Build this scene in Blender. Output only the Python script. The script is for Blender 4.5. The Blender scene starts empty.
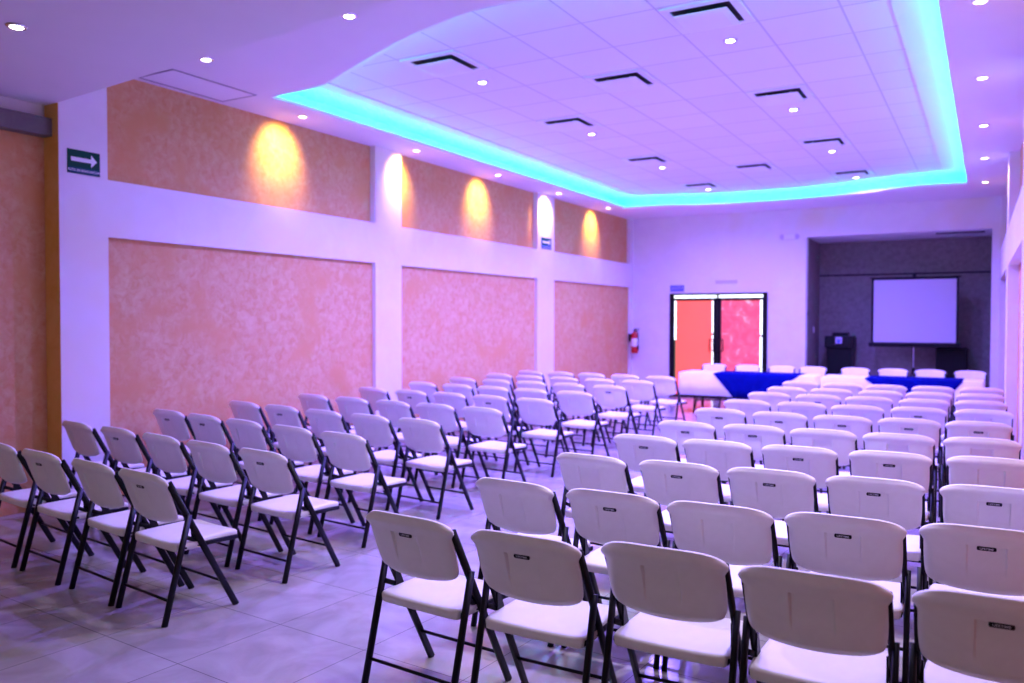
import bpy, bmesh, math, random
from mathutils import Vector, Matrix
random.seed(7)
sc = bpy.context.scene
col = sc.collection
PI = math.pi
R = math.radians

# ------------------------------------------------------------------ helpers
def link(o, parent=None):
    col.objects.link(o)
    if parent is not None:
        o.parent = parent
    return o

def tag(o, label=None, cat=None, group=None, kind=None):
    if label: o['label'] = label
    if cat: o['category'] = cat
    if group: o['group'] = group
    if kind: o['kind'] = kind
    return o

def obj(name, bm, mats, parent=None, smooth=False):
    if smooth:
        for f in bm.faces: f.smooth = True
    me = bpy.data.meshes.new(name)
    bm.normal_update()
    bm.to_mesh(me); bm.free()
    for m in (mats if isinstance(mats, (list, tuple)) else [mats]):
        me.materials.append(m)
    o = bpy.data.objects.new(name, me)
    return link(o, parent)

def thing(name, label, cat, loc=(0, 0, 0), rz=0, group=None):
    o = bpy.data.objects.new(name, None)
    o.empty_display_size = .1
    o.location = loc; o.rotation_euler = (0, 0, rz)
    link(o)
    return tag(o, label, cat, group)

def struct(name, bm, mats, smooth=False):
    return tag(obj(name, bm, mats, None, smooth), kind='structure')

def box(bm, x0, x1, y0, y1, z0, z1, mi=0, bev=0):
    r = bmesh.ops.create_cube(bm, size=1)
    vs = r['verts']
    for v in vs:
        v.co = Vector(((x0 + x1) / 2 + v.co.x * (x1 - x0), (y0 + y1) / 2 + v.co.y * (y1 - y0), (z0 + z1) / 2 + v.co.z * (z1 - z0)))
    fs = set(f for v in vs for f in v.link_faces)
    for f in fs: f.material_index = mi
    if bev > 0:
        es = list(set(e for f in fs for e in f.edges))
        bmesh.ops.bevel(bm, geom=es, offset=bev, segments=2, affect='EDGES', profile=.6)
    return bm

def bar(bm, a, b, ra, rb, up=(1, 0, 0), n=12, mi=0, power=1.0):
    """oval tube from a to b, half axes ra (along up) and rb"""
    a = Vector(a); b = Vector(b); d = (b - a).normalized()
    u = Vector(up); u = (u - d * u.dot(d)).normalized(); w = d.cross(u)
    rings = []
    for p in (a, b):
        ring = []
        for i in range(n):
            t = 2 * PI * i / n
            c, s = math.cos(t), math.sin(t)
            c = math.copysign(abs(c) ** power, c); s = math.copysign(abs(s) ** power, s)
            ring.append(bm.verts.new(p + u * ra * c + w * rb * s))
        rings.append(ring)
    for i in range(n):
        f = bm.faces.new((rings[0][i], rings[0][(i + 1) % n], rings[1][(i + 1) % n], rings[1][i]))
        f.smooth = True; f.material_index = mi
    f1 = bm.faces.new(rings[0][::-1]); f2 = bm.faces.new(rings[1])
    f1.material_index = mi; f2.material_index = mi
    return bm

def disc(bm, c, r, z0, z1, n=24, mi=0, r2=None):
    bar(bm, (c[0], c[1], z0), (c[0], c[1], z1), r, r, n=n, mi=mi)

def lathe(bm, prof, c=(0, 0, 0), n=24, mi=0):
    rings = []
    for r, z in prof:
        rings.append([bm.verts.new((c[0] + r * math.cos(2 * PI * i / n), c[1] + r * math.sin(2 * PI * i / n), c[2] + z)) for i in range(n)])
    for a, b in zip(rings, rings[1:]):
        for i in range(n):
            f = bm.faces.new((a[i], a[(i + 1) % n], b[(i + 1) % n], b[i])); f.smooth = True; f.material_index = mi
    bm.faces.new(rings[0][::-1]).material_index = mi
    bm.faces.new(rings[-1]).material_index = mi

def prism(bm, pts, axis, a0, a1, mi=0):
    """polygon pts (2-D) extruded along axis from a0 to a1"""
    def P(p, a):
        return {'x': (a, p[0], p[1]), 'y': (p[0], a, p[1]), 'z': (p[0], p[1], a)}[axis]
    A = [bm.verts.new(P(p, a0)) for p in pts]; B = [bm.verts.new(P(p, a1)) for p in pts]
    n = len(pts)
    fs = [bm.faces.new(A[::-1]), bm.faces.new(B)]
    for i in range(n):
        fs.append(bm.faces.new((A[i], A[(i + 1) % n], B[(i + 1) % n], B[i])))
    for f in fs: f.material_index = mi
    bmesh.ops.recalc_face_normals(bm, faces=fs)
    return bm

def slab_with_hole(bm, outer, hole, z0, z1, mi=0):
    """flat slab between z0 and z1, outline outer, one hole"""
    es = []; loops = []
    for pts in (outer, hole):
        vs = [bm.verts.new((p[0], p[1], z0)) for p in pts]
        loops.append(vs)
        for i in range(len(vs)):
            es.append(bm.edges.new((vs[i], vs[(i + 1) % len(vs)])))
    r = bmesh.ops.triangle_fill(bm, use_beauty=True, use_dissolve=False, edges=es)
    fs = [g for g in r['geom'] if isinstance(g, bmesh.types.BMFace)]
    ex = bmesh.ops.extrude_face_region(bm, geom=fs)
    vs = [g for g in ex['geom'] if isinstance(g, bmesh.types.BMVert)]
    for v in vs: v.co.z = z1
    bmesh.ops.recalc_face_normals(bm, faces=bm.faces[:])
    for f in bm.faces: f.material_index = mi

def ring_wall(bm, pts, z0, z1, t=0, mi=0):
    A = [bm.verts.new((p[0], p[1], z0)) for p in pts]; B = [bm.verts.new((p[0], p[1], z1)) for p in pts]
    for i in range(len(pts)):
        j = (i + 1) % len(pts)
        bm.faces.new((A[i], A[j], B[j], B[i])).material_index = mi

def offset(pts, d):
    """outward offset of a counter-clockwise outline"""
    out = []
    n = len(pts)
    for i in range(n):
        p0 = Vector(pts[i - 1]); p = Vector(pts[i]); p1 = Vector(pts[(i + 1) % n])
        d0 = (p - p0).normalized(); d1 = (p1 - p).normalized()
        n0 = Vector((d0.y, -d0.x)); n1 = Vector((d1.y, -d1.x))
        m = (n0 + n1).normalized()
        k = d / max(.35, m.dot(n0))
        out.append((p.x + m.x * k, p.y + m.y * k))
    return out

def text_bm(txt, size, mi=0, bold=0.0, center=True):
    cu = bpy.data.curves.new('lettering', 'FONT')
    cu.body = txt; cu.size = size; cu.align_x = 'CENTER'; cu.align_y = 'CENTER'
    cu.offset = bold; cu.resolution_u = 2
    o = bpy.data.objects.new('lettering', cu); col.objects.link(o)
    dg = bpy.context.evaluated_depsgraph_get()
    me = bpy.data.meshes.new_from_object(o.evaluated_get(dg))
    bm = bmesh.new(); bm.from_mesh(me)
    for f in bm.faces: f.material_index = mi
    bpy.data.objects.remove(o); bpy.data.meshes.remove(me)
    return bm

def merge(bm, other, mat, mi):
    vm = {}
    for v in other.verts: vm[v] = bm.verts.new(mat @ v.co)
    for f in other.faces:
        try:
            g = bm.faces.new([vm[v] for v in f.verts]); g.material_index = mi
        except ValueError: pass
    other.free()

# ------------------------------------------------------------------ materials
def mat(name, color, rough=.6, metal=0, spec=.5, emit=None, es=0):
    m = bpy.data.materials.new(name); m.use_nodes = True
    b = m.node_tree.nodes['Principled BSDF']
    b.inputs['Base Color'].default_value = (*color, 1)
    b.inputs['Roughness'].default_value = rough
    b.inputs['Metallic'].default_value = metal
    b.inputs['Specular IOR Level'].default_value = spec
    if emit:
        b.inputs['Emission Color'].default_value = (*emit, 1)
        b.inputs['Emission Strength'].default_value = es
    return m

def N(m, t, **kw):
    n = m.node_tree.nodes.new(t)
    for k, v in kw.items(): setattr(n, k, v)
    return n

def mottled(name, c1, c2, scale, rough=.7, lo=.35, hi=.65, detail=6, bump=0, c3=None, s3=1, spec=.4):
    m = mat(name, c1, rough, spec=spec)
    L = m.node_tree.links; b = m.node_tree.nodes['Principled BSDF']
    tc = N(m, 'ShaderNodeTexCoord'); no = N(m, 'ShaderNodeTexNoise')
    no.inputs['Scale'].default_value = scale; no.inputs['Detail'].default_value = detail
    no.inputs['Roughness'].default_value = .65; no.inputs['Distortion'].default_value = .6
    cr = N(m, 'ShaderNodeValToRGB')
    cr.color_ramp.elements[0].position = lo; cr.color_ramp.elements[1].position = hi
    cr.color_ramp.elements[0].color = (*c1, 1); cr.color_ramp.elements[1].color = (*c2, 1)
    L.new(tc.outputs['Object'], no.inputs['Vector']); L.new(no.outputs['Fac'], cr.inputs['Fac'])
    outp = cr.outputs['Color']
    if c3:
        n3 = N(m, 'ShaderNodeTexNoise'); n3.inputs['Scale'].default_value = s3; n3.inputs['Detail'].default_value = 3
        r3 = N(m, 'ShaderNodeValToRGB'); r3.color_ramp.elements[0].position = .5; r3.color_ramp.elements[1].position = .68
        mx = N(m, 'ShaderNodeMix', data_type='RGBA')
        L.new(tc.outputs['Object'], n3.inputs['Vector']); L.new(n3.outputs['Fac'], r3.inputs['Fac'])
        L.new(r3.outputs['Color'], mx.inputs['Factor']); L.new(outp, mx.inputs['A'])
        mx.inputs['B'].default_value = (*c3, 1)
        outp = mx.outputs['Result']
    L.new(outp, b.inputs['Base Color'])
    if bump:
        bp = N(m, 'ShaderNodeBump'); bp.inputs['Strength'].default_value = bump; bp.inputs['Distance'].default_value = .01
        L.new(no.outputs['Fac'], bp.inputs['Height']); L.new(bp.outputs['Normal'], b.inputs['Normal'])
    return m

M = {}
M['plastic'] = mottled('white_plastic', (.80, .77, .72), (.84, .81, .77), 9, rough=.42, bump=.08)
M['black'] = mat('black_metal', (.003, .003, .005), .42, 0, .22)
M['badge'] = mat('badge_black', (.004, .004, .005), .5, 0, .2)
M['badge_text'] = mat('badge_lettering', (.55, .55, .58), .5)
M['paint'] = mottled('lilac_white_paint', (.76, .72, .76), (.80, .77, .80), 2.5, rough=.7, c3=(.78, .70, .58), s3=.8, bump=.05)
M['stucco'] = mottled('orange_stucco', (.61, .26, .085), (.70, .43, .225), 14, rough=.65, lo=.32, hi=.70, detail=12, bump=.1, c3=(.65, .30, .10), s3=2.2)
M['ochre'] = mottled('ochre_reveal', (.72, .38, .06), (.78, .45, .12), 4, rough=.7)
M['ceiling'] = mottled('ceiling_paint', (.80, .78, .80), (.82, .80, .82), 1.2, rough=.75)
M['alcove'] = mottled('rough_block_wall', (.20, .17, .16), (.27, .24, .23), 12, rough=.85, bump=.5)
M['beam'] = mottled('grey_beam', (.12, .10, .10), (.17, .15, .14), 5, rough=.6)
M['dark'] = mat('dark_gap', (.015, .012, .02), .8)
M['vent'] = mat('vent_white', (.80, .79, .82), .45)
M['grille'] = mat('return_grille', (.72, .69, .74), .6)
M['grille_edge'] = mat('grille_edge', (.28, .26, .30), .6)
M['chrome'] = mat('chrome_trim', (.75, .75, .78), .25, 1)
M['bulb'] = mat('lamp_face', (1, 1, 1), .5, emit=(1, .93, .95), es=14)
M['bulb_warm'] = mat('warm_lamp_face', (1, .9, .7), .5, emit=(1, .80, .55), es=12)
M['led'] = mat('led_tape', (.6, .9, 1), .5, emit=(.0, .84, 1.1), es=34)
M['screen'] = mat('projection_fabric', (.50, .48, .60), .8)
M['cloth'] = mottled('white_cloth', (.82, .80, .82), (.86, .84, .86), 6, rough=.85)
M['blue'] = mottled('royal_blue_cloth', (.0006, .003, .11), (.0006, .004, .14), 8, rough=.9, spec=.05)
M['red'] = mat('extinguisher_red', (.55, .01, .012), .3)
M['white'] = mat('white_print', (.82, .82, .84), .5)
M['green'] = mat('sign_green', (.0, .065, .035), .6, spec=.2)
M['teal'] = mat('sign_teal', (.01, .08, .13), .6, spec=.2)
M['bluesign'] = mat('sign_blue', (.04, .10, .62), .45)
M['paleplate'] = mat('pale_plate', (.55, .46, .66), .5)
M['daylight'] = mat('daylight_gap', (.9, 1, .95), .5, emit=(.85, 1, .93), es=2.6)
M['doorred'] = mat('backlit_red_door', (.7, .12, .05), .35, emit=(1, .115, .065), es=.92)

def door_glass():
    m = mat('backlit_red_glass', (.6, .1, .1), .15)
    L = m.node_tree.links; b = m.node_tree.nodes['Principled BSDF']
    tc = N(m, 'ShaderNodeTexCoord'); no = N(m, 'ShaderNodeTexNoise'); no.inputs['Scale'].default_value = 3.2
    no.inputs['Detail'].default_value = 5; no.inputs['Distortion'].default_value = 2.2
    cr = N(m, 'ShaderNodeValToRGB'); e = cr.color_ramp.elements
    e[0].position = .42; e[0].color = (.75, .06, .07, 1); e[1].position = .74; e[1].color = (1, .62, .72, 1)
    x = cr.color_ramp.elements.new(.58); x.color = (.95, .13, .15, 1)
    L.new(tc.outputs['Object'], no.inputs['Vector']); L.new(no.outputs['Fac'], cr.inputs['Fac'])
    L.new(cr.outputs['Color'], b.inputs['Emission Color']); b.inputs['Emission Strength'].default_value = .8
    return m
M['doorglass'] = door_glass()

def floor_mat():
    m = mat('polished_floor_tile', (.6, .58, .55), .16, spec=.5)
    L = m.node_tree.links; b = m.node_tree.nodes['Principled BSDF']
    tc = N(m, 'ShaderNodeTexCoord'); mp = N(m, 'ShaderNodeMapping')
    mp.inputs['Rotation'].default_value = (0, 0, R(4)); mp.inputs['Location'].default_value = (-.20, .12, 0)
    br = N(m, 'ShaderNodeTexBrick'); br.offset = 0; br.squash = 1
    br.inputs['Scale'].default_value = 1; br.inputs['Brick Width'].default_value = .6; br.inputs['Row Height'].default_value = .6
    br.inputs['Mortar Size'].default_value = .0022; br.inputs['Mortar Smooth'].default_value = .2
    br.inputs['Color1'].default_value = (1, 1, 1, 1); br.inputs['Color2'].default_value = (.94, .94, .94, 1); br.inputs['Mortar'].default_value = (.30, .28, .28, 1)
    no = N(m, 'ShaderNodeTexNoise'); no.inputs['Scale'].default_value = 3.0; no.inputs['Detail'].default_value = 9; no.inputs['Distortion'].default_value = .8
    cr = N(m, 'ShaderNodeValToRGB'); e = cr.color_ramp.elements
    e[0].position = .36; e[0].color = (.34, .31, .28, 1); e[1].position = .64; e[1].color = (.46, .43, .40, 1)
    mx = N(m, 'ShaderNodeMix', data_type='RGBA', blend_type='MULTIPLY'); mx.inputs['Factor'].default_value = 1
    L.new(tc.outputs['Object'], mp.inputs['Vector']); L.new(mp.outputs['Vector'], br.inputs['Vector'])
    L.new(tc.outputs['Object'], no.inputs['Vector']); L.new(no.outputs['Fac'], cr.inputs['Fac'])
    L.new(cr.outputs['Color'], mx.inputs['A']); L.new(br.outputs['Color'], mx.inputs['B']); L.new(mx.outputs['Result'], b.inputs['Base Color'])
    n2 = N(m, 'ShaderNodeTexNoise'); n2.inputs['Scale'].default_value = 7
    mr = N(m, 'ShaderNodeMapRange'); mr.inputs['To Min'].default_value = .12; mr.inputs['To Max'].default_value = .26
    L.new(tc.outputs['Object'], n2.inputs['Vector']); L.new(n2.outputs['Fac'], mr.inputs['Value']); L.new(mr.outputs['Result'], b.inputs['Roughness'])
    return m
M['floor'] = floor_mat()

TX, TY, TPX, TPY = -2.2655, 6.7887, .6264, .6631     # ceiling grid origin and pitch
def tile_mat():
    m = mat('ceiling_tile', (.80, .78, .80), .8)
    L = m.node_tree.links; b = m.node_tree.nodes['Principled BSDF']
    tc = N(m, 'ShaderNodeTexCoord'); mp = N(m, 'ShaderNodeMapping')
    mp.inputs['Location'].default_value = (-TX + 20 * TPX, -TY + 20 * TPY, 0)
    br = N(m, 'ShaderNodeTexBrick'); br.offset = 0
    br.inputs['Scale'].default_value = 1; br.inputs['Brick Width'].default_value = TPX; br.inputs['Row Height'].default_value = TPY
    br.inputs['Mortar Size'].default_value = .010; br.inputs['Mortar Smooth'].default_value = .3
    br.inputs['Color1'].default_value = (.82, .79, .82, 1); br.inputs['Color2'].default_value = (.78, .75, .79, 1); br.inputs['Mortar'].default_value = (.60, .55, .64, 1)
    L.new(tc.outputs['Object'], mp.inputs['Vector']); L.new(mp.outputs['Vector'], br.inputs['Vector']); L.new(br.outputs['Color'], b.inputs['Base Color'])
    return m
M['tile'] = tile_mat()

# ------------------------------------------------------------------ the room
XL, XR, YB = -6.70, .29, 16.85
ZS, ZT = 3.788, 4.0                       # soffit and tiled ceiling heights
Z1, Z2 = 2.82, 2.32                       # cross band of the side walls
YN = -1.2
ZN = 3.39                                 # lower ceiling near the entrance

bm = bmesh.new(); box(bm, -7.1, .6, YN, 18.6, -.1, 0); struct('floor', bm, M['floor'])

# left wall: stucco panels set back behind painted pillars and a cross band
def side_wall(name, sgn, x, dl, du, pill, y_first, y_last):
    bm = bmesh.new()
    def bx(x0, x1, *a, mi=0):
        xa, xb = x + sgn * x0, x + sgn * x1
        box(bm, min(xa, xb), max(xa, xb), *a, mi=mi)
    for y0, y1 in pill: bx(0, .3, y0, y1, 0, ZS, mi=0)
    for (a, b), (c, d) in zip(pill, pill[1:]):
        bx(0, .3, b, c, Z2, Z1, mi=0)
        bx(dl, .3, b, c, 0, Z2, mi=1)
        bx(du, .3, b, c, Z1, ZS, mi=1)
    return bm
pl = [(4.088, 4.527), (8.174, 8.706), (12.483, 13.114), (16.72, YB)]
bm = side_wall('wall_left', -1, XL, .05, .085, pl, 0, 0)
box(bm, XL - .5, XL - .2, YN, 4.10, 0, ZN + .02, mi=1)
box(bm, XL - .2, XL - .19, YN, 4.084, 3.2, ZN + .02, mi=0)
# ochre return of the first pillar
box(bm, XL - .2, XL - .003, 4.084, 4.088, 0, ZN, mi=2)
struct('wall_left', bm, [M['paint'], M['stucco'], M['ochre']])
pr = [(-1.2, .3), (4.088, 4.527), (8.174, 8.706), (12.483, 13.114), (16.70, YB)]
bm = side_wall('wall_right', 1, XR, .12, .12, pr, 0, 0)
bmesh.ops.rotate(bm, verts=bm.verts, cent=(XR, 5, 0), matrix=Matrix.Rotation(.0115, 3, 'Z'))
o = struct('wall_right', bm, [M['paint'], M['stucco']])

bm = bmesh.new(); box(bm, XL - .2, XL - .08, YN, 4.086, 3.12, 3.27, bev=.006)
struct('trim_1', bm, M['beam'])

# back wall with door opening and alcove opening
AX0, AX1, AZ, AY = -3.10, .03, 3.235, 18.35
DX0, DX1, DZ = -5.86, -3.83, 2.17
bm = bmesh.new()
box(bm, XL - .3, DX0, YB, YB + .2, 0, ZS)
box(bm, DX0, DX1, YB, YB + .2, DZ, ZS)
box(bm, DX1, AX0, YB, YB + .2, 0, ZS)
box(bm, AX0, AX1, YB, YB + .2, AZ, ZS)
box(bm, AX1, XR + .3, YB, YB + .2, 0, ZS, mi=0)
struct('wall_back', bm, M['paint'])
bm = bmesh.new()
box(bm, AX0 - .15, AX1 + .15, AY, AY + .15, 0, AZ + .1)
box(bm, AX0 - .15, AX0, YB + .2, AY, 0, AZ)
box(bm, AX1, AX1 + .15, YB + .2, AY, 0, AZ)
box(bm, AX0 - .15, AX1 + .15, AY - .012, AY, 2.535, 2.565, mi=1)
struct('wall_alcove', bm, [M['alcove'], M['dark']])
bm = bmesh.new(); box(bm, AX0 - .15, AX1 + .15, YB + .2, AY, AZ, AZ + .1); struct('ceiling_alcove', bm, M['ceiling'])

# ceiling opening outline (counter-clockwise seen from above)
near = [(-5.95, 5.90), (-5.50, 5.87), (-4.92, 5.62), (-4.36, 5.36), (-3.78, 5.13), (-3.42, 5.03), (-3.12, 4.98), (-2.82, 5.0), (-2.46, 5.10), (-1.90, 5.34), (-1.35, 5.60), (-.93, 5.86), (-.6, 5.9)]
back = [(-.85, 15.02), (-1.3, 15.08), (-1.9, 15.32), (-2.5, 15.51), (-3.15, 15.60), (-3.7, 15.60), (-4.3, 15.52), (-4.85, 15.40), (-5.3, 15.2), (-5.8, 15.12)]
opening = [(-6.16, 5.92)] + near + [(-.33, 5.92), (-.33, 15.06)] + back + [(-6.16, 15.08)]
def smooth_line(p):
    out = []
    n = len(p)
    for i in range(n - 1):
        p0 = Vector(p[max(i - 1, 0)]); p1 = Vector(p[i]); p2 = Vector(p[i + 1]); p3 = Vector(p[min(i + 2, n - 1)])
        for k in range(4):
            t = k / 4
            v = .5 * ((2 * p1) + (p2 - p0) * t + (2 * p0 - 5 * p1 + 4 * p2 - p3) * t * t + (3 * p1 - p0 - 3 * p2 + p3) * t ** 3)
            out.append((v.x, v.y))
    out.append(p[-1]); return out
opening = [(-6.16, 5.92)] + smooth_line(near) + [(-.33, 5.92), (-.33, 15.06)] + smooth_line(back) + [(-6.16, 15.08)]
YC = 3.2
outer = [(XL - .12, YC), (XR + .1, YC), (XR + .1, YB + .1), (XL - .12, YB + .1)]
bm = bmesh.new(); slab_with_hole(bm, outer, opening, ZS, ZS + .035)
struct('ceiling_soffit', bm, M['ceiling'])
pocket = offset(opening, .24)
field = offset(opening, -.34)
bm = bmesh.new()
ring_wall(bm, pocket, ZS + .035, ZT + .03)
slab_with_hole(bm, offset(opening, .26), field, ZT - .012, ZT + .03)
struct('ceiling_cove', bm, M['ceiling'])
bm = bmesh.new(); box(bm, XL - .1, XR + .1, 4.4, YB, ZT, ZT + .05); struct('ceiling', bm, M['tile'])
# lower ceiling by the entrance, stepping up to the soffit
bm = bmesh.new()
ye = lambda x: 4.084 - .096 * (x + 6.7)
prism(bm, [(XL - .5, YN), (XR + .4, YN), (XR + .4, ye(XR + .4)), (XL - .003, ye(XL)), (XL - .003, 4.12), (XL - .5, 4.12)], 'z', ZN, ZS + .06)
struct('ceiling_entrance', bm, M['ceiling'])
# led tape lying in the pocket
tape = offset(opening, .13); tape2 = offset(opening, .09)
bm = bmesh.new()
zt = ZS + .045
A = [bm.verts.new((p[0], p[1], zt)) for p in tape]; B = [bm.verts.new((p[0], p[1], zt)) for p in tape2]
for i in range(len(A)):
    j = (i + 1) % len(A); bm.faces.new((B[i], B[j], A[j], A[i]))
ex = bmesh.ops.extrude_face_region(bm, geom=bm.faces[:])
for v in ex['geom']:
    if isinstance(v, bmesh.types.BMVert): v.co.z -= .009
bmesh.ops.recalc_face_normals(bm, faces=bm.faces[:])
tag(obj('led_light_strip', bm, M['led']), 'glowing cyan light strip running round the raised ceiling recess', 'light strip')

# ------------------------------------------------------------------ door
t = thing('door_1', 'black framed double door with backlit red panels beside the alcove', 'door', ((DX0 + DX1) / 2, YB, 0)); t['kind'] = 'structure'
w = (DX1 - DX0) / 2
def at(bm): return bm
bm = bmesh.new()
box(bm, -w, -w + .09, -.02, .08, 0, DZ, bev=.004); box(bm, w - .09, w, -.02, .08, 0, DZ, bev=.004)
box(bm, -w, w, -.02, .08, DZ - .04, DZ, bev=.003); box(bm, -w + .09, w - .09, -.01, .07, DZ - .125, DZ - .095)
obj('frame', bm, M['black'], t)
bm = bmesh.new(); box(bm, -w + .08, -.03, .03, .04, DZ - .10, DZ - .035); box(bm, .03, w - .08, .03, .04, DZ - .10, DZ - .035)
tr = obj('transom_glass', bm, M['daylight'], t)
for s, mm in ((-1, M['doorred']), (1, M['doorglass'])):
    x0, x1 = (-w + .09, -.005) if s < 0 else (.005, w - .09)
    bm = bmesh.new()
    si = .075
    if s < 0: box(bm, x1 - .075, x1, -.01, .05, .0, DZ - .125, bev=.003); box(bm, x0, x0 + .012, -.01, .05, 0, DZ - .125)
    else: box(bm, x0, x0 + .075, -.01, .05, 0, DZ - .125, bev=.003); box(bm, x1 - .012, x1, -.01, .05, 0, DZ - .125)
    box(bm, x0, x1, -.01, .05, 0, .05); box(bm, x0, x1, -.01, .05, DZ - .15, DZ - .125)
    leaf = obj('door_leaf', bm, M['black'], t)
    bm = bmesh.new()
    if s < 0: box(bm, x0 + .045, x1 - .105, .015, .03, .05, DZ - .15)
    else: box(bm, x0 + .08, x1 - .055, .015, .03, .05, DZ - .15)
    obj('panel', bm, mm, leaf)
    bm = bmesh.new()
    if s < 0: box(bm, x0 + .012, x0 + .045, .02, .03, 1.2, DZ - .15); box(bm, x1 - .105, x1 - .075, .02, .03, 1.35, DZ - .15); box(bm, x1 - .105, x1 - .075, .02, .03, .05, 1.3)
    else: box(bm, x1 - .055, x1 - .012, .02, .03, 1.32, DZ - .15); box(bm, x1 - .055, x1 - .012, .02, .03, .05, 1.27)
    obj('side_glass', bm, M['daylight'], leaf)
    bm = bmesh.new()
    hx = s * .06; hx2 = s * .14
    for a, b in (((hx, -.01, 1.22), (hx, -.07, 1.22)), ((hx, -.07, 1.22), (hx2, -.07, 1.22)), ((hx2, -.07, 1.22), (hx2, -.07, .98)), ((hx2, -.07, .98), (hx, -.07, .98)), ((hx, -.07, .98), (hx, -.01, .98)), ((hx, -.07, .98), (hx, -.07, 1.22))):
        bar(bm, a, b, .011, .011, up=(.3, .5, .77), n=8)
    obj('handle', bm, M['black'], leaf)

# ------------------------------------------------------------------ signs and fittings
def wall_sign(name, label, cat, parts, loc, rz):
    t = thing(name, label, cat, loc, rz); return t
# arrow sign: plane local x to the right, z up, facing -y ; left wall faces +x => rotate +90deg
def arrow_sign(y, z, wd, h, label, bmats, small=None):
    t = thing('evacuation_sign', label, 'sign', (XL, y, z), R(90))
    bm = bmesh.new(); box(bm, -wd / 2, wd / 2, -.008, 0, -h / 2, h / 2, mi=0)
    obj('plate', bm, bmats[0], t)
    bm = bmesh.new(); box(bm, -wd / 2 + .006, wd / 2 - .006, -.010, -.008, -h / 2 + .006, -h / 2 + h * .26, mi=0)
    obj('caption_band', bm, bmats[1], t)
    bm = bmesh.new(); L = wd * .40; zc = h * .10; s = h * .085; H = h * .26; xh = wd * .22
    prism(bm, [(-L, zc - s), (xh, zc - s), (xh, zc - H), (L, zc), (xh, zc + H), (xh, zc + s), (-L, zc + s)], 'y', -.0105, -.008)
    obj('arrow', bm, M['white'], t)
    tb = text_bm('RUTA DE EVACUACION', h * .135, bold=.0004)
    bm = bmesh.new(); merge(bm, tb, Matrix.Translation((0, -.0108, -h * .36)) @ Matrix.Rotation(R(90), 4, 'X'), 0)
    obj('lettering', bm, M['white'], t)
arrow_sign(4.305, 2.93, .29, .20, 'green arrow sign reading ruta de evacuacion on the pillar nearest the entrance', (M['green'], M['teal']))
arrow_sign(12.80, 2.94, .36, .19, 'small blue green arrow sign high on the far pillar of the orange wall', (M['teal'], M['bluesign']))

t = thing('door_sign', 'small blue sign above the corner of the red door', 'sign', (-5.70, YB, 2.275))
bm = bmesh.new(); box(bm, -.15, .15, -.012, 0, -.07, .07, bev=.002); obj('plate', bm, M['bluesign'], t)
bm = bmesh.new(); merge(bm, text_bm('SALIDA', .085, bold=.001), Matrix.Translation((0, -.0125, .012)) @ Matrix.Rotation(R(90), 4, 'X'), 0); obj('lettering', bm, M['paleplate'], t)
bm = bmesh.new(); box(bm, -.15, .15, -.0125, -.011, -.068, -.05); obj('border', bm, M['paleplate'], t)
bm = bmesh.new(); box(bm, -.225, .225, -.01, 0, -.035, .035, bev=.002)
o = obj('wall_plaque', bm, M['paleplate']); o.location = (-4.66, YB, 2.395)
tag(o, 'pale lilac plaque centred on the wall over the red door', 'plaque')

t = thing('emergency_light', 'white twin lamp emergency light on the wall near the alcove corner', 'light', (-3.41, YB + .004, 3.25))
bm = bmesh.new(); box(bm, -.11, .11, -.07, 0, -.05, .05, bev=.012); obj('housing', bm, M['vent'], t)
for s in (-1, 1):
    bm = bmesh.new(); lathe(bm, [(.02, 0), (.045, .01), (.052, .05), (.048, .055)], n=16)
    bmesh.ops.rotate(bm, verts=bm.verts, cent=(0, 0, 0), matrix=Matrix.Rotation(R(90 + s * 18), 3, 'X') if False else Matrix.Rotation(R(90), 3, 'X'))
    bmesh.ops.translate(bm, verts=bm.verts, vec=(s * .135, -.01, .0))
    obj('lamp_head', bm, M['paleplate'], t)

t = thing('fire_extinguisher', 'red fire extinguisher hung in the corner beside the red door', 'fire extinguisher', (XL + .13, 16.66, .90))
bm = bmesh.new(); lathe(bm, [(.05, 0), (.075, .012), (.08, .04), (.08, .36), (.07, .41), (.04, .45), (.025, .47)], n=24); obj('cylinder', bm, M['red'], t)
bm = bmesh.new(); lathe(bm, [(.081, .15), (.0815, .151), (.0815, .32), (.081, .321)], n=24); obj('instruction_label', bm, M['white'], t)
bm = bmesh.new(); lathe(bm, [(.026, .46), (.028, .50), (.015, .52)], n=12); box(bm, -.01, .11, -.012, .012, .52, .535, bev=.003); box(bm, -.01, .10, -.012, .012, .49, .50, bev=.003); obj('valve_handle', bm, M['black'], t)
bm = bmesh.new()
pts = [(.02, -.02, .49), (.07, -.05, .49), (.095, -.06, .43), (.095, -.05, .30), (.09, -.04, .16)]
for a, b in zip(pts, pts[1:]): bar(bm, a, b, .010, .010, up=(.1, 1, .1), n=8)
bar(bm, (.09, -.04, .17), (.088, -.035, .08), .015, .022, up=(.1, 1, .1), n=10); obj('hose', bm, M['black'], t)
bm = bmesh.new(); box(bm, -.13, -.078, -.03, .03, .25, .42, bev=.004); obj('bracket', bm, M['black'], t)

bm = bmesh.new(); box(bm, AX0, AX0 + .012, 17.0, 17.12, 1.72, 1.76, bev=.003)
tag(obj('wall_bracket', bm, M['black']), 'small dark bracket on the side wall of the alcove', 'bracket')
t = thing('light_switch', 'white light switch on the side wall of the alcove', 'switch', (AX0, 17.7, 1.42))
bm = bmesh.new(); box(bm, 0, .01, -.04, .04, -.06, .06, bev=.003); obj('plate', bm, M['vent'], t)
bm = bmesh.new(); box(bm, .01, .016, -.012, .012, -.025, .025, bev=.002); obj('rocker', bm, M['vent'], t)

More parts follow.
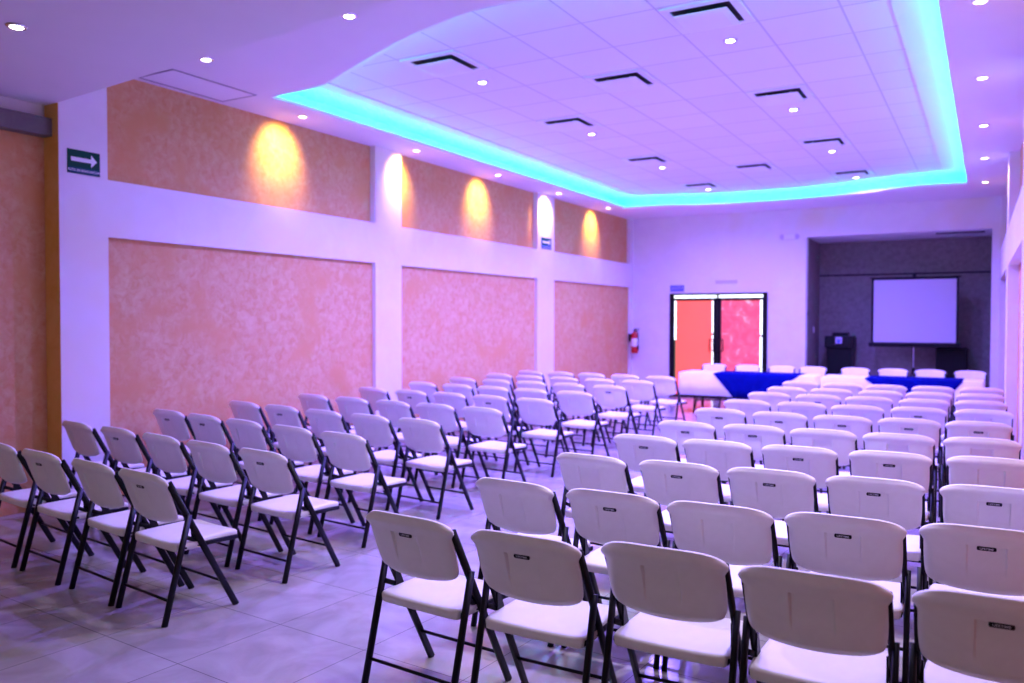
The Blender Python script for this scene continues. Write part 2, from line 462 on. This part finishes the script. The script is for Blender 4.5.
# ------------------------------------------------------------------ ceiling fittings
vg = 'square air diffusers in the tiled ceiling'
def diffuser(x, y, label):
    t = thing('air_diffuser', label, 'air vent', (x, y, ZT), 0, vg)
    bm = bmesh.new()
    h = .30; g = .235
    slab_with_hole(bm, [(-h, -h), (h, -h), (h, h), (-h, h)], [(-g, -g), (g, -g), (g, g), (-g, g)], -.012, 0)
    obj('frame', bm, M['vent'], t)
    bm = bmesh.new(); box(bm, -g, g, -g, g, -.004, -.001); obj('duct_opening', bm, M['dark'], t)
    bm = bmesh.new(); p = .210
    r = bmesh.ops.create_grid(bm, x_segments=8, y_segments=8, size=p)
    for v in bm.verts:
        m = max(abs(v.co.x), abs(v.co.y)) / p
        v.co.z = -.052 + .012 * max(0, (m - .7) / .3)
    ex = bmesh.ops.extrude_face_region(bm, geom=bm.faces[:])
    for v in ex['geom']:
        if isinstance(v, bmesh.types.BMVert): v.co.z -= .006
    bmesh.ops.recalc_face_normals(bm, faces=bm.faces[:])
    for sx in (-.12, .12):
        for sy in (-.12, .12): box(bm, sx - .004, sx + .004, sy - .004, sy + .004, -.05, -.004)
    obj('plate', bm, M['vent'], t)
nth = ['nearest', 'second', 'third', 'farthest']
ux = lambda u: TX + u * TPX
vy = lambda v: TY + v * TPY
for i, v in enumerate((-.5, 3.5, 7.5, 11.5)):
    diffuser(ux(-3.5), vy(v), 'square white air diffuser, %s in the ceiling row nearer the orange wall' % nth[i])
    diffuser(ux(.5), vy(v), 'square white air diffuser, %s in the ceiling row away from the orange wall' % nth[i])
diffuser(ux(-1.5), vy(1.5), 'square white air diffuser in the middle ceiling row, nearer the camera')
diffuser(ux(-1.5), vy(9.5), 'square white air diffuser in the middle ceiling row, nearer the red door')

def downlight(x, y, z, label, group, warm=False, tilt=None, power=60, colr=(1, 1, 1), size=120, blend=.8, rz=0, rad=.03):
    t = thing('ceiling_downlight', label, 'ceiling light', (x, y, z), 0, group)
    bm = bmesh.new()
    lathe(bm, [(.040, -.001), (.042, -.008), (.055, -.010), (.062, -.004), (.063, -.001)], n=24)
    obj('trim_ring', bm, M['chrome'] if not warm else M['vent'], t)
    bm = bmesh.new(); lathe(bm, [(.036, -.0125), (.038, -.011), (.038, -.0095)], n=20)
    obj('lamp', bm, M['bulb_warm'] if warm else M['bulb'], t)
    if power:
        ld = bpy.data.lights.new('downlight_beam', 'SPOT'); ld.energy = power; ld.color = colr
        ld.spot_size = R(size); ld.spot_blend = blend; ld.shadow_soft_size = rad
        lo = bpy.data.objects.new('downlight_beam', ld); link(lo, t)
        lo.location = (0, 0, -.05)
        if tilt: lo.rotation_euler = (Vector((0, 0, -1)).rotation_difference(Vector(tilt))).to_euler()
    return t
KEY = (.21, .135, 1)
for i, v in enumerate((.5, 4.5, 8.5, 12.5)):
    for u, side in ((-3.5, 'nearer the orange wall'), (.5, 'away from the orange wall')):
        downlight(ux(u), min(vy(v), 14.88), ZT, 'small round downlight in the tiled ceiling, %s of the row %s' % (nth[i], side), 'downlights in the tiled ceiling',
                  power=(1250, 1250, 1250, 640)[i], colr=KEY, size=165, blend=1, rad=.05)
WARM = (1, .62, .16)
ny = ['first', 'second', 'third', 'fourth', 'fifth']
for i, y in enumerate((6.62, 8.66, 10.70, 12.74, 14.85)):
    downlight(-6.42, y, ZS, 'warm downlight washing the orange wall, %s from the ceiling grille' % ny[i], 'warm downlights over the orange wall',
              warm=True, tilt=(-.30, 0, -.235), power=150, colr=WARM, size=88, blend=1, rad=.07)
for i, y in enumerate((4.6, 6.55, 8.60, 10.68, 12.81, 14.99)):
    if i == 0: continue
    downlight(-.08, y, ZS, 'warm downlight in the soffit away from the orange wall, %s from the entrance' % ny[i - 1], 'warm downlights over the far side wall',
              warm=True, tilt=(.30, 0, -.30), power=35, colr=(1, .68, .38), size=80, blend=1)
for i, x in enumerate((-5.73, -4.02, -2.31, -.60)):
    downlight(x, (4.78, 4.615, 4.6, 4.6)[i], ZS, ('small round downlight in the soffit beside the ceiling grille', 'small round downlight in the soffit before the curved ceiling edge',
              'small round soffit downlight over the aisle', 'small round soffit downlight over the front screen side rows')[i],
              'downlights before the raised ceiling', power=(8, 25, 260, 330)[i], colr=(.74, .66, 1), size=125, blend=1)
downlight(-5.18, 2.905, ZN, 'chrome rimmed downlight in the lower ceiling by the entrance', None, power=12, colr=(1, .85, .75), size=110, blend=1)

t = thing('ceiling_grille', 'long lilac grey return grille in the soffit above the orange wall', 'air vent', (-6.45, 5.30, ZS))
bm = bmesh.new(); slab_with_hole(bm, [(-.245, -.48), (.245, -.48), (.245, .48), (-.245, .48)], [(-.225, -.46), (.225, -.46), (.225, .46), (-.225, .46)], -.006, 0)
obj('frame', bm, M['grille_edge'], t)
bm = bmesh.new(); box(bm, -.225, .225, -.46, .46, -.003, -.001); obj('backing', bm, M['grille'], t)
bm = bmesh.new()
for k in range(18):
    x = -.21 + k * .0247
    prism(bm, [(x - .009, -.003), (x, -.0065), (x + .009, -.003)], 'y', -.46, .46)
obj('louvers', bm, M['vent'], t)
bm = bmesh.new(); slab_with_hole(bm, [(-.4, -.1), (.4, -.1), (.4, .1), (-.4, .1)], [(-.385, -.085), (.385, -.085), (.385, .085), (-.385, .085)], -.01, 0)
t = thing('alcove_vent', 'dark slot vent in the ceiling of the alcove', 'air vent', (-.48, 17.35, AZ))
obj('frame', bm, M['dark'], t)
bm = bmesh.new(); box(bm, -.385, .385, -.085, .085, -.004, -.001); obj('slot', bm, M['dark'], t)

# ------------------------------------------------------------------ the folding chair
def squircle(us, vs, W, Hh, cx=.14, cz=.16, zc=0):
    pass
XW = .236
def back_panel():
    """grid on the back panel, local: x across, s up the panel, d depth (towards the rear)"""
    bm = bmesh.new()
    Wt, Hp = .243, .152                       # half width, half height
    k = 15
    us = sorted(set([round(-1 + i * .08, 3) for i in range(26)] + [-.325, -.31, -.30, -.285, .285, .30, .31, .325]))
    vs = sorted(set([round(-1 + i * .1, 3) for i in range(21)] + [.46, .475, .49, .51, .93, .97, -.95]))
    def pos(u, v):
        wid = .222 + (Wt - .222) * max(0, min(1, (v - .45) / .3)) ** 1.5
        if v < 0: wid = .222 - .010 * (-v) ** 2
        x = u * wid * (1 - (.10 * abs(v) ** 7 if v > 0 else .085 * abs(v) ** 10))
        s = v * Hp * (1 - (.15 if v > 0 else .08) * abs(u) ** (6 if v > 0 else 8)) - (.019 * u * u if v > 0 else -.004) * abs(v)
        if v < 0: s += .002 * u * u * abs(v)
        return x, s
    def sm(a, b, t):
        t = max(0, min(1, (t - a) / (b - a))); return t * t * (3 - 2 * t)
    def edge(u, v):
        e = min(1 - abs(u), (1 - abs(v)) * .65)
        return sm(0, .12, e)
    rear = {}; front = {}
    for u in us:
        for v in vs:
            x, s = pos(u, v)
            e = edge(u, v)
            curl = .014 * sm(.55, .95, v)                   # thick rolled top edge
            rr = .010 * e + .006
            rr += curl * (e * .6 + .4) * sm(0, .5, 1.15 - abs(v) * 1)
            # moulded pocket with its sticker
            pk = (1 - sm(.298, .312, abs(u))) * (1 - sm(.47, .492, v)) * sm(-.6, .35, v)
            rr -= .015 * pk
            curve = .030 * (1 - u * u)                      # the panel hollows away from the sitter
            rear[u, v] = bm.verts.new((x, s, rr + curve))
            front[u, v] = bm.verts.new((x, s, -(.008 * e + .004) + curve))
    for i in range(len(us) - 1):
        for j in range(len(vs) - 1):
            a, b, c, d = (us[i], vs[j]), (us[i + 1], vs[j]), (us[i + 1], vs[j + 1]), (us[i], vs[j + 1])
            bm.faces.new((rear[a], rear[b], rear[c], rear[d])); bm.faces.new((front[d], front[c], front[b], front[a]))
    path = [(u, vs[0]) for u in us] + [(us[-1], v) for v in vs[1:]] + [(u, vs[-1]) for u in us[::-1][1:]] + [(us[0], v) for v in vs[::-1][1:]]
    for p, q in zip(path, path[1:]):
        if p != q: bm.faces.new((rear[q], rear[p], front[p], front[q]))
    return bm
ZTOP = .813
SL = .54                                   # forward lean of the post per metre of drop
SLP = .36
def to_chair(bm):
    # s axis runs along the leaning post, depth runs towards the rear and up
    ax = Vector((0, -SLP, 1)).normalized(); n = Vector((0, -1, -SLP)).normalized()
    c = Vector((0, .012, ZTOP)) - ax * .157
    for v in bm.verts:
        x, s, d = v.co
        v.co = Vector((x, 0, 0)) + c + ax * s + n * (d - .018 + .030)
    bmesh.ops.recalc_face_normals(bm, faces=bm.faces[:])

def seat_mesh():
    bm = bmesh.new()
    us = [round(-1 + i * .1, 3) for i in range(21)]; vs = us
    us = sorted(set(us + [-.985, -.96, .96, .985])); vs = us
    top = {}; bot = {}
    def sm(a, b, t):
        t = max(0, min(1, (t - a) / (b - a))); return t * t * (3 - 2 * t)
    y0, y1 = .075, .475
    for u in us:
        for v in vs:
            wid = .226 - .022 * (v + 1) / 2
            if v < -.2: wid = .226 - .004
            x = u * wid * (1 - .05 * abs(v) ** 12)
            y = (y0 + y1) / 2 + v * (y1 - y0) / 2 * (1 - .05 * abs(u) ** 10)
            e = min(1 - abs(u), 1 - abs(v)); ee = math.sqrt(sm(0, .07, e))
            dish = .010 * (1 - u * u) * (1 - max(-1, v) ** 2 * .5)
            z = .405 + .013 * ee - dish * .9 + .006 * v - .010 * sm(.6, 1, v)
            top[u, v] = bm.verts.new((x, y, z))
            bot[u, v] = bm.verts.new((x * .985, y, 0.370 - .006 * ee))
    for i in range(len(us) - 1):
        for j in range(len(vs) - 1):
            a, b, c, d = (us[i], vs[j]), (us[i + 1], vs[j]), (us[i + 1], vs[j + 1]), (us[i], vs[j + 1])
            bm.faces.new((top[a], top[b], top[c], top[d])); bm.faces.new((bot[d], bot[c], bot[b], bot[a]))
    path = [(u, vs[0]) for u in us] + [(us[-1], v) for v in vs[1:]] + [(u, vs[-1]) for u in us[::-1][1:]] + [(us[0], v) for v in vs[::-1][1:]]
    for p, q in zip(path, path[1:]):
        bm.faces.new((top[q], top[p], bot[p], bot[q]))
    bmesh.ops.recalc_face_normals(bm, faces=bm.faces[:])
    return bm

AF = lambda z: .435 - SL * z               # y of the front leg / back post at height z
BR = lambda z: .0 + .26 * z                # y of the rear leg at height z
def make_chair():
    t = thing('folding_chair', 'x', 'chair')
    bm = seat_mesh(); obj('seat', bm, M['plastic'], t, True)
    bm = back_panel(); to_chair(bm); bk = obj('backrest', bm, M['plastic'], t, True)
    # badge on the moulded pocket
    bm = bmesh.new()
    pts = []
    bw, bh = .034, .0085
    for i in range(20):
        a = 2 * PI * i / 20
        cx = bw - bh * .6; pts.append((math.copysign(cx, math.cos(a)) + bh * .6 * math.cos(a), bh * math.sin(a)))
    A_ = [bm.verts.new((p[0], p[1] + .056, .030)) for p in pts]; B_ = [bm.verts.new((p[0], p[1] + .056, .0345)) for p in pts]
    bm.faces.new(B_)
    for i in range(20): bm.faces.new((A_[i], A_[(i + 1) % 20], B_[(i + 1) % 20], B_[i]))
    merge(bm, text_bm('LIFETIME', .0125, bold=.0002), Matrix.Translation((0, .0560, .0348)), 1)
    ax = Vector((0, -SLP, 1)).normalized(); n = Vector((0, -1, -SLP)).normalized(); c = Vector((0, .012, ZTOP)) - ax * .157
    for v in bm.verts:
        x, s, d = v.co; v.co = Vector((x, 0, 0)) + c + ax * s + n * (d - .018 + .030)
    bd = obj('badge', bm, [M['badge'], M['badge_text']], bk)
    for sx in (-1, 1):
        bm = bmesh.new()
        xa = sx * .2235
        bar(bm, (xa, AF(.742) + .004, .742), (xa, AF(0), 0), .0105, .018, n=14, power=.7)
        obj('front_leg', bm, M['black'], t)
        bm = bmesh.new(); xb = sx * .237
        bar(bm, (xb, BR(.56), .56), (xb, BR(0), 0), .0115, .0165, n=14, power=.7)
        obj('rear_leg', bm, M['black'], t)
        bm = bmesh.new(); xr = sx * .214
        bar(bm, (xr, .10, .385), (xr, .452, .378), .006, .013, n=8, power=.6)
        # triangular hinge plate above the seat
        bar(bm, (sx * .226, BR(.44) + .005, .445), (sx * .214, AF(.415) + .005, .40), .005, .011, n=8, power=.7)
        x0, x1 = sorted((sx * .207, sx * .213))
        prism(bm, [(AF(.50) + .004, .50), (AF(.50) + .022, .495), (AF(.41) + .02, .395), (AF(.41) - .05, .385), (AF(.44) - .025, .43)], 'x', x0, x1)
        obj('seat_bracket', bm, M['black'], t)
    bm = bmesh.new(); bar(bm, (-.243, BR(.125), .125), (.243, BR(.125), .125), .0075, .0075, up=(0, 0, 1), n=8); obj('rear_crossbar', bm, M['black'], t)
    bm = bmesh.new(); bar(bm, (-.223, AF(.15), .15), (.223, AF(.15), .15), .0075, .0075, up=(0, 0, 1), n=8); obj('front_crossbar', bm, M['black'], t)
    return t
proto = make_chair()
first_free = [True]
proto_children = [(c, list(c.children)) for c in proto.children]
def place_chair(x, y, rz, label, group, badge):
    if first_free[0] and badge:
        first_free[0] = False; r = proto
    else:
        r = proto.copy(); col.objects.link(r)
        for c, subs in proto_children:
            d = c.copy(); col.objects.link(d); d.parent = r
            for s in subs:
                if s.name.startswith('badge') and not badge: continue
                e = s.copy(); col.objects.link(e); e.parent = d
    r.location = (x - .010, y, 0); r.rotation_euler = (0, 0, rz)
    r['label'] = label; r['group'] = group
    return r

Lc = [[(-3.89, 2.83), (-4.42, 2.89), (-5.03, 2.95), (-5.61, 3.02)],
 [(-3.88, 3.66), (-4.45, 3.72), (-5.03, 3.80), (-5.63, 3.88), (-6.23, 3.94)],
 [(-3.98, 4.51), (-4.57, 4.60), (-5.20, 4.70), (-5.77, 4.78), (-6.33, 4.86)],
 [(-4.01, 5.46), (-4.56, 5.50), (-5.15, 5.57), (-5.76, 5.66), (-6.35, 5.74)],
 [(-4.04, 6.48), (-4.61, 6.54), (-5.16, 6.58), (-5.73, 6.62), (-6.33, 6.68)],
 [(-4.04, 7.51), (-4.63, 7.58), (-5.20, 7.64), (-5.76, 7.68), (-6.36, 7.72)],
 [(-4.06, 8.50), (-4.67, 8.57), (-5.23, 8.63), (-5.80, 8.70), (-6.38, 8.75)],
 [(-4.07, 9.52), (-4.67, 9.60), (-5.26, 9.66), (-5.82, 9.69), (-6.40, 9.73)],
 [(-4.09, 10.53), (-4.67, 10.57), (-5.24, 10.61), (-5.84, 10.67), (-6.41, 10.75)],
 [(-4.11, 11.50), (-4.69, 11.56), (-5.26, 11.60), (-5.80, 11.62), (-6.36, 11.65)]]
Rc = [[(-2.07, 2.72), (-1.50, 2.69), (-.99, 2.79), (-.47, 2.75), (.055, 2.78)],
 [(-2.06, 3.58), (-1.525, 3.58), (-1.01, 3.57), (-.50, 3.62), (.015, 3.70)],
 [(-2.06, 4.51), (-1.52, 4.53), (-1.01, 4.56), (-.49, 4.58), (.045, 4.63)],
 [(-2.08, 5.47), (-1.57, 5.48), (-1.04, 5.50), (-.51, 5.55), (.035, 5.62)],
 [(-2.08, 6.39), (-1.56, 6.44), (-1.05, 6.45), (-.54, 6.47), (-.02, 6.53)],
 [(-2.12, 7.49), (-1.58, 7.46), (-1.06, 7.46), (-.55, 7.52), (-.05, 7.58)],
 [(-2.12, 8.47), (-1.59, 8.50), (-1.07, 8.46), (-.55, 8.55), (-.02, 8.62)],
 [(-2.13, 9.49), (-1.60, 9.48), (-1.09, 9.50), (-.56, 9.50), (-.05, 9.59)],
 [(-2.12, 10.39), (-1.61, 10.41), (-1.07, 10.40), (-.57, 10.45), (-.06, 10.52)],
 [(-2.16, 11.46), (-1.63, 11.41), (-1.10, 11.39), (-.58, 11.45), (-.05, 11.50)]]
LB = ['1010', '10010', '00011', '00010', '00000', '01010', '00000', '10000', '00000', '00000']
RB = ['11001', '01011', '01111', '10110', '11000', '11111', '00010', '01000', '00000', '00000']
rows = ['row nearest the camera', 'second row from the camera', 'third row from the camera', 'fourth row from the camera', 'fifth row from the camera', 'sixth row from the camera',
        'fourth row from the far end', 'third row from the far end', 'second row from the far end', 'farthest row']
seatsL = ['on the aisle', 'second from the aisle', 'middle', 'second from the wall', 'beside the wall']
for blk, rr_, bb, bn, grp in (('L', Lc, LB, 'orange wall block', 'white folding chairs in the block beside the orange wall'), ('R', Rc, RB, 'screen side block', 'white folding chairs in the block facing the projection screen')):
    for i, row in enumerate(rr_):
        for j, (x, y) in enumerate(row):
            b = bb[i][j] == '1'
            if blk == 'L': x -= .015; y -= .02; rz = R(-7 if i < 4 else -6) + random.uniform(-.025, .025)
            else: rz = (R(-4.5) if j == 0 and i < 3 else R((-2, -1, .5, .5, 1)[j])) + random.uniform(-.012, .012)
            badge = 'badged' if b else 'plain'
            place_chair(x, y, rz, '%s white chair %s, %s, %s' % (badge, seatsL[j], rows[i], bn), grp, b)
# the eight chairs behind the head tables, facing the room
ht = [-4.42, -3.80, -3.20, -2.66, -1.97, -1.38, -.82, -.24]
wh = ['at the end nearest the red door', 'second from the red door end', 'third from the red door end', 'fourth from the red door end', 'fourth from the far wall end',
      'third from the far wall end', 'second from the far wall end', 'at the end nearest the far wall']
for i, x in enumerate(ht):
    place_chair(x, 15.30 + random.uniform(-.04, .04), PI + random.uniform(-.05, .05), 'white folding chair behind the head table, %s' % wh[i], 'white folding chairs behind the head tables', False)

# ------------------------------------------------------------------ head tables with cloths
def folding_table(x0, x1, y0, y1, label):
    t = thing('folding_table', label, 'table', ((x0 + x1) / 2, (y0 + y1) / 2, 0))
    w, d = (x1 - x0) / 2 - .015, (y1 - y0) / 2 - .015
    bm = bmesh.new(); box(bm, -w, w, -d, d, .655, .693, bev=.008); obj('tabletop', bm, M['plastic'], t)
    for sx in (-1, 1):
        for sy in (-1, 1):
            bm = bmesh.new()
            bar(bm, (sx * (w - .25), sy * (d - .12), .66), (sx * (w - .22), sy * (d - .08), 0), .014, .014, n=12)
            obj('leg', bm, M['black'], t)
        bm = bmesh.new(); bar(bm, (sx * (w - .23), -(d - .09), .2), (sx * (w - .23), d - .09, .2), .010, .010, up=(0, 0, 1), n=8); obj('leg_brace', bm, M['black'], t)
def drape(x0, x1, y0, y1, zb, label):
    """cloth: top, and four hanging sides with soft folds"""
    bm = bmesh.new()
    zt = .705
    n = 56
    per = []
    L1, L2 = x1 - x0, y1 - y0
    def ring(off, z, amp):
        vs = []
        tot = 2 * (L1 + L2)
        k = 140
        for i in range(k):
            s = tot * i / k
            if s < L1: p = Vector((x0 + s, y0)); nn = Vector((0, -1))
            elif s < L1 + L2: p = Vector((x1, y0 + s - L1)); nn = Vector((1, 0))
            elif s < 2 * L1 + L2: p = Vector((x1 - (s - L1 - L2), y1)); nn = Vector((0, 1))
            else: p = Vector((x0, y1 - (s - 2 * L1 - L2))); nn = Vector((-1, 0))
            q = p + nn * (off + amp * math.sin(s * 17 + math.sin(s * 5) * 2))
            vs.append(bm.verts.new((q.x, q.y, z)))
        return vs
    r0 = ring(-.01, zt, 0); r1 = ring(.004, zt - .008, .0); r2 = ring(.008, (zt + zb) / 2, .006); r3 = ring(.012, zb, .014)
    bm.faces.new(r0)
    for a, b in ((r0, r1), (r1, r2), (r2, r3)):
        for i in range(len(a)):
            f = bm.faces.new((a[i], b[i], b[(i + 1) % len(a)], a[(i + 1) % len(a)])); f.smooth = True
    bmesh.ops.recalc_face_normals(bm, faces=bm.faces[:])
    o = obj('tablecloth', bm, M['cloth'])
    sm_ = o.modifiers.new('thickness', 'SOLIDIFY'); sm_.thickness = .002; sm_.offset = 1
    return tag(o, label, 'tablecloth', 'white cloths on the head tables')
def overlay(xa, xb, xc, xd, y0, y1, zb, label):
    """blue cloth: over the top and hanging in front, narrowing downwards"""
    bm = bmesh.new()
    zt = .7095; n = 30
    rowsv = []
    for (xl, xr, y, z) in ((xa, xb, y1 + .03, .5), (xa, xb, y1 + .016, zt - .01), (xa, xb, y1 - .0, zt), (xa, xb, y0 + .0, zt), (xa, xb, y0 - .016, zt - .010),
                           ((xa * 2 + xc) / 3, (xb * 2 + xd) / 3, y0 - .024, zt - (zt - zb) / 3), ((xa + 2 * xc) / 3, (xb + 2 * xd) / 3, y0 - .030, zt - (zt - zb) * 2 / 3), (xc, xd, y0 - .036, zb)):
        rowsv.append([bm.verts.new((xl + (xr - xl) * i / n, y + (.005 * math.sin(i * 1.3) if z < .7 else 0), z)) for i in range(n + 1)])
    for a, b in zip(rowsv, rowsv[1:]):
        for i in range(n):
            f = bm.faces.new((a[i], a[i + 1], b[i + 1], b[i])); f.smooth = True
    bmesh.ops.recalc_face_normals(bm, faces=bm.faces[:])
    o = obj('table_overlay', bm, M['blue'])
    sm_ = o.modifiers.new('thickness', 'SOLIDIFY'); sm_.thickness = .002; sm_.offset = 1
    return tag(o, label, 'tablecloth', 'royal blue overlays on the head tables')
TY0, TY1 = 13.9, 14.62
folding_table(-4.66, -2.38, TY0, TY1, 'folding table under white and blue cloths, end nearest the red door')
drape(-4.66, -2.40, TY0, TY1, .32, 'white cloth on the head table nearest the red door')
overlay(-4.05, -2.66, -3.72, -3.2, TY0, TY1, .32, 'royal blue overlay on the head table nearest the red door')
folding_table(-2.33, -.05, TY0, TY1, 'folding table under white and blue cloths, end nearest the far wall')
drape(-2.31, -.05, TY0, TY1, .32, 'white cloth on the head table before the projection screen')
overlay(-1.66, -.32, -1.15, -.62, TY0, TY1, .32, 'royal blue overlay on the head table before the projection screen')

# ------------------------------------------------------------------ alcove furniture
t = thing('projection_screen', 'white projection screen with black border on a tripod in the alcove', 'projection screen', (-1.248, 17.62, 0))
bm = bmesh.new(); box(bm, -.72, .72, -.004, .004, 1.19, 2.405); obj('screen_fabric', bm, M['screen'], t)
bm = bmesh.new()
box(bm, -.755, -.715, -.006, .006, 1.17, 2.44); box(bm, .715, .755, -.006, .006, 1.17, 2.44); box(bm, -.715, .715, -.006, .006, 2.40, 2.43); obj('border', bm, M['black'], t)
bm = bmesh.new(); bar(bm, (-.785, 0, 2.44), (.785, 0, 2.44), .012, .012, up=(0, 0, 1), n=10); obj('top_rod', bm, M['black'], t)
bm = bmesh.new(); box(bm, -.80, .80, -.04, .04, 1.10, 1.185, bev=.015); obj('roller_case', bm, M['black'], t)
bm = bmesh.new(); bar(bm, (0, .05, .25), (0, .05, 2.50), .016, .016, n=12); obj('pole', bm, M['chrome'], t)
bm = bmesh.new(); box(bm, -.03, .03, -.01, .06, 2.44, 2.50, bev=.005); obj('hook', bm, M['black'], t)
bm = bmesh.new(); lathe(bm, [(.025, .58), (.03, .60), (.03, .68), (.02, .70)], c=(0, .05, 0), n=14); obj('collar', bm, M['black'], t)
for k in range(3):
    a = R(90 + 120 * k + 60)
    bm = bmesh.new(); bar(bm, (0, .05, .66), (.33 * math.cos(a), .05 + .33 * math.sin(a), .01), .012, .009, up=(0, 0, 1), n=10); obj('leg', bm, M['black'], t)

t = thing('lectern', 'black lectern with a small pale emblem standing in the alcove', 'lectern', (-2.60, 17.85, 0))
bm = bmesh.new(); prism(bm, [(-.225, 0), (.225, 0), (.235, 1.10), (-.235, 1.10)], 'y', -.18, .2); obj('body', bm, M['black'], t)
bm = bmesh.new(); box(bm, -.27, .27, -.24, .24, 1.06, 1.30, bev=.015); obj('desk', bm, M['black'], t)
bm = bmesh.new(); box(bm, -.15, .15, -.10, .12, 1.29, 1.37, bev=.015); obj('top_box', bm, M['black'], t)
bm = bmesh.new(); lathe(bm, [(.10, 0), (.10, .03)], n=6) if False else box(bm, -.06, .06, -.249, -.24, 1.15, 1.28, mi=0)
em = [(-.05, 1.255), (0, 1.225), (.05, 1.255), (.025, 1.21), (.035, 1.165), (-.035, 1.165), (-.025, 1.21)]
prism(bm, em, 'y', -.252, -.249, mi=1)
obj('emblem', bm, [M['paleplate'], M['bluesign']], t)
bm = bmesh.new(); box(bm, -.26, .26, -.22, .24, 0, .05, bev=.01); obj('base', bm, M['black'], t)

t = thing('speaker_cabinet', 'low black speaker cabinet under the edge of the projection screen', 'speaker', (-.61, 18.11, 0))
bm = bmesh.new(); box(bm, -.27, .27, -.22, .22, 0.02, 1.08, bev=.015); obj('cabinet', bm, M['black'], t)
bm = bmesh.new(); box(bm, -.245, .245, -.232, -.22, .08, 1.03, bev=.006); obj('front_grille', bm, M['badge'], t)
for sx in (-1, 1):
    bm = bmesh.new(); box(bm, sx * .22 - .03, sx * .22 + .03, -.2, .2, 0, .02); obj('foot', bm, M['black'], t)

# ------------------------------------------------------------------ light
w = bpy.data.worlds.new('World'); sc.world = w; w.use_nodes = True
bg = w.node_tree.nodes['Background']; bg.inputs['Color'].default_value = (1, .88, .72, 1); bg.inputs['Strength'].default_value = .25

# ------------------------------------------------------------------ camera
cam = bpy.data.cameras.new('Camera'); co = bpy.data.objects.new('Camera', cam); col.objects.link(co)
yaw, pitch, roll = .5231465, -.0248254, .0016964
f = Vector((-math.sin(yaw) * math.cos(pitch), math.cos(yaw) * math.cos(pitch), math.sin(pitch)))
r = Vector((math.cos(yaw), math.sin(yaw), 0)); u = r.cross(f)
r2 = r * math.cos(roll) + u * math.sin(roll); u2 = -r * math.sin(roll) + u * math.cos(roll)
mx = Matrix((r2, u2, -f)).transposed().to_4x4(); mx.translation = (0, 0, 1.59)
co.matrix_world = mx
cam.sensor_width = 36; cam.lens = 826.44 * 36 / 1024
cam.clip_start = .05
cam.dof.use_dof = True; cam.dof.focus_distance = 3.6; cam.dof.aperture_fstop = 2.0
sc.camera = co
sc.view_settings.view_transform = 'Standard'; sc.view_settings.look = 'None'
sc.view_settings.gamma = 1; sc.view_settings.use_curve_mapping = False
sc.view_settings.exposure = 0
sc.cycles.use_denoising = True
sc.cycles.max_bounces = 8; sc.cycles.diffuse_bounces = 6
sc.cycles.caustics_reflective = False; sc.cycles.caustics_refractive = False
sc.cycles.sample_clamp_indirect = 6
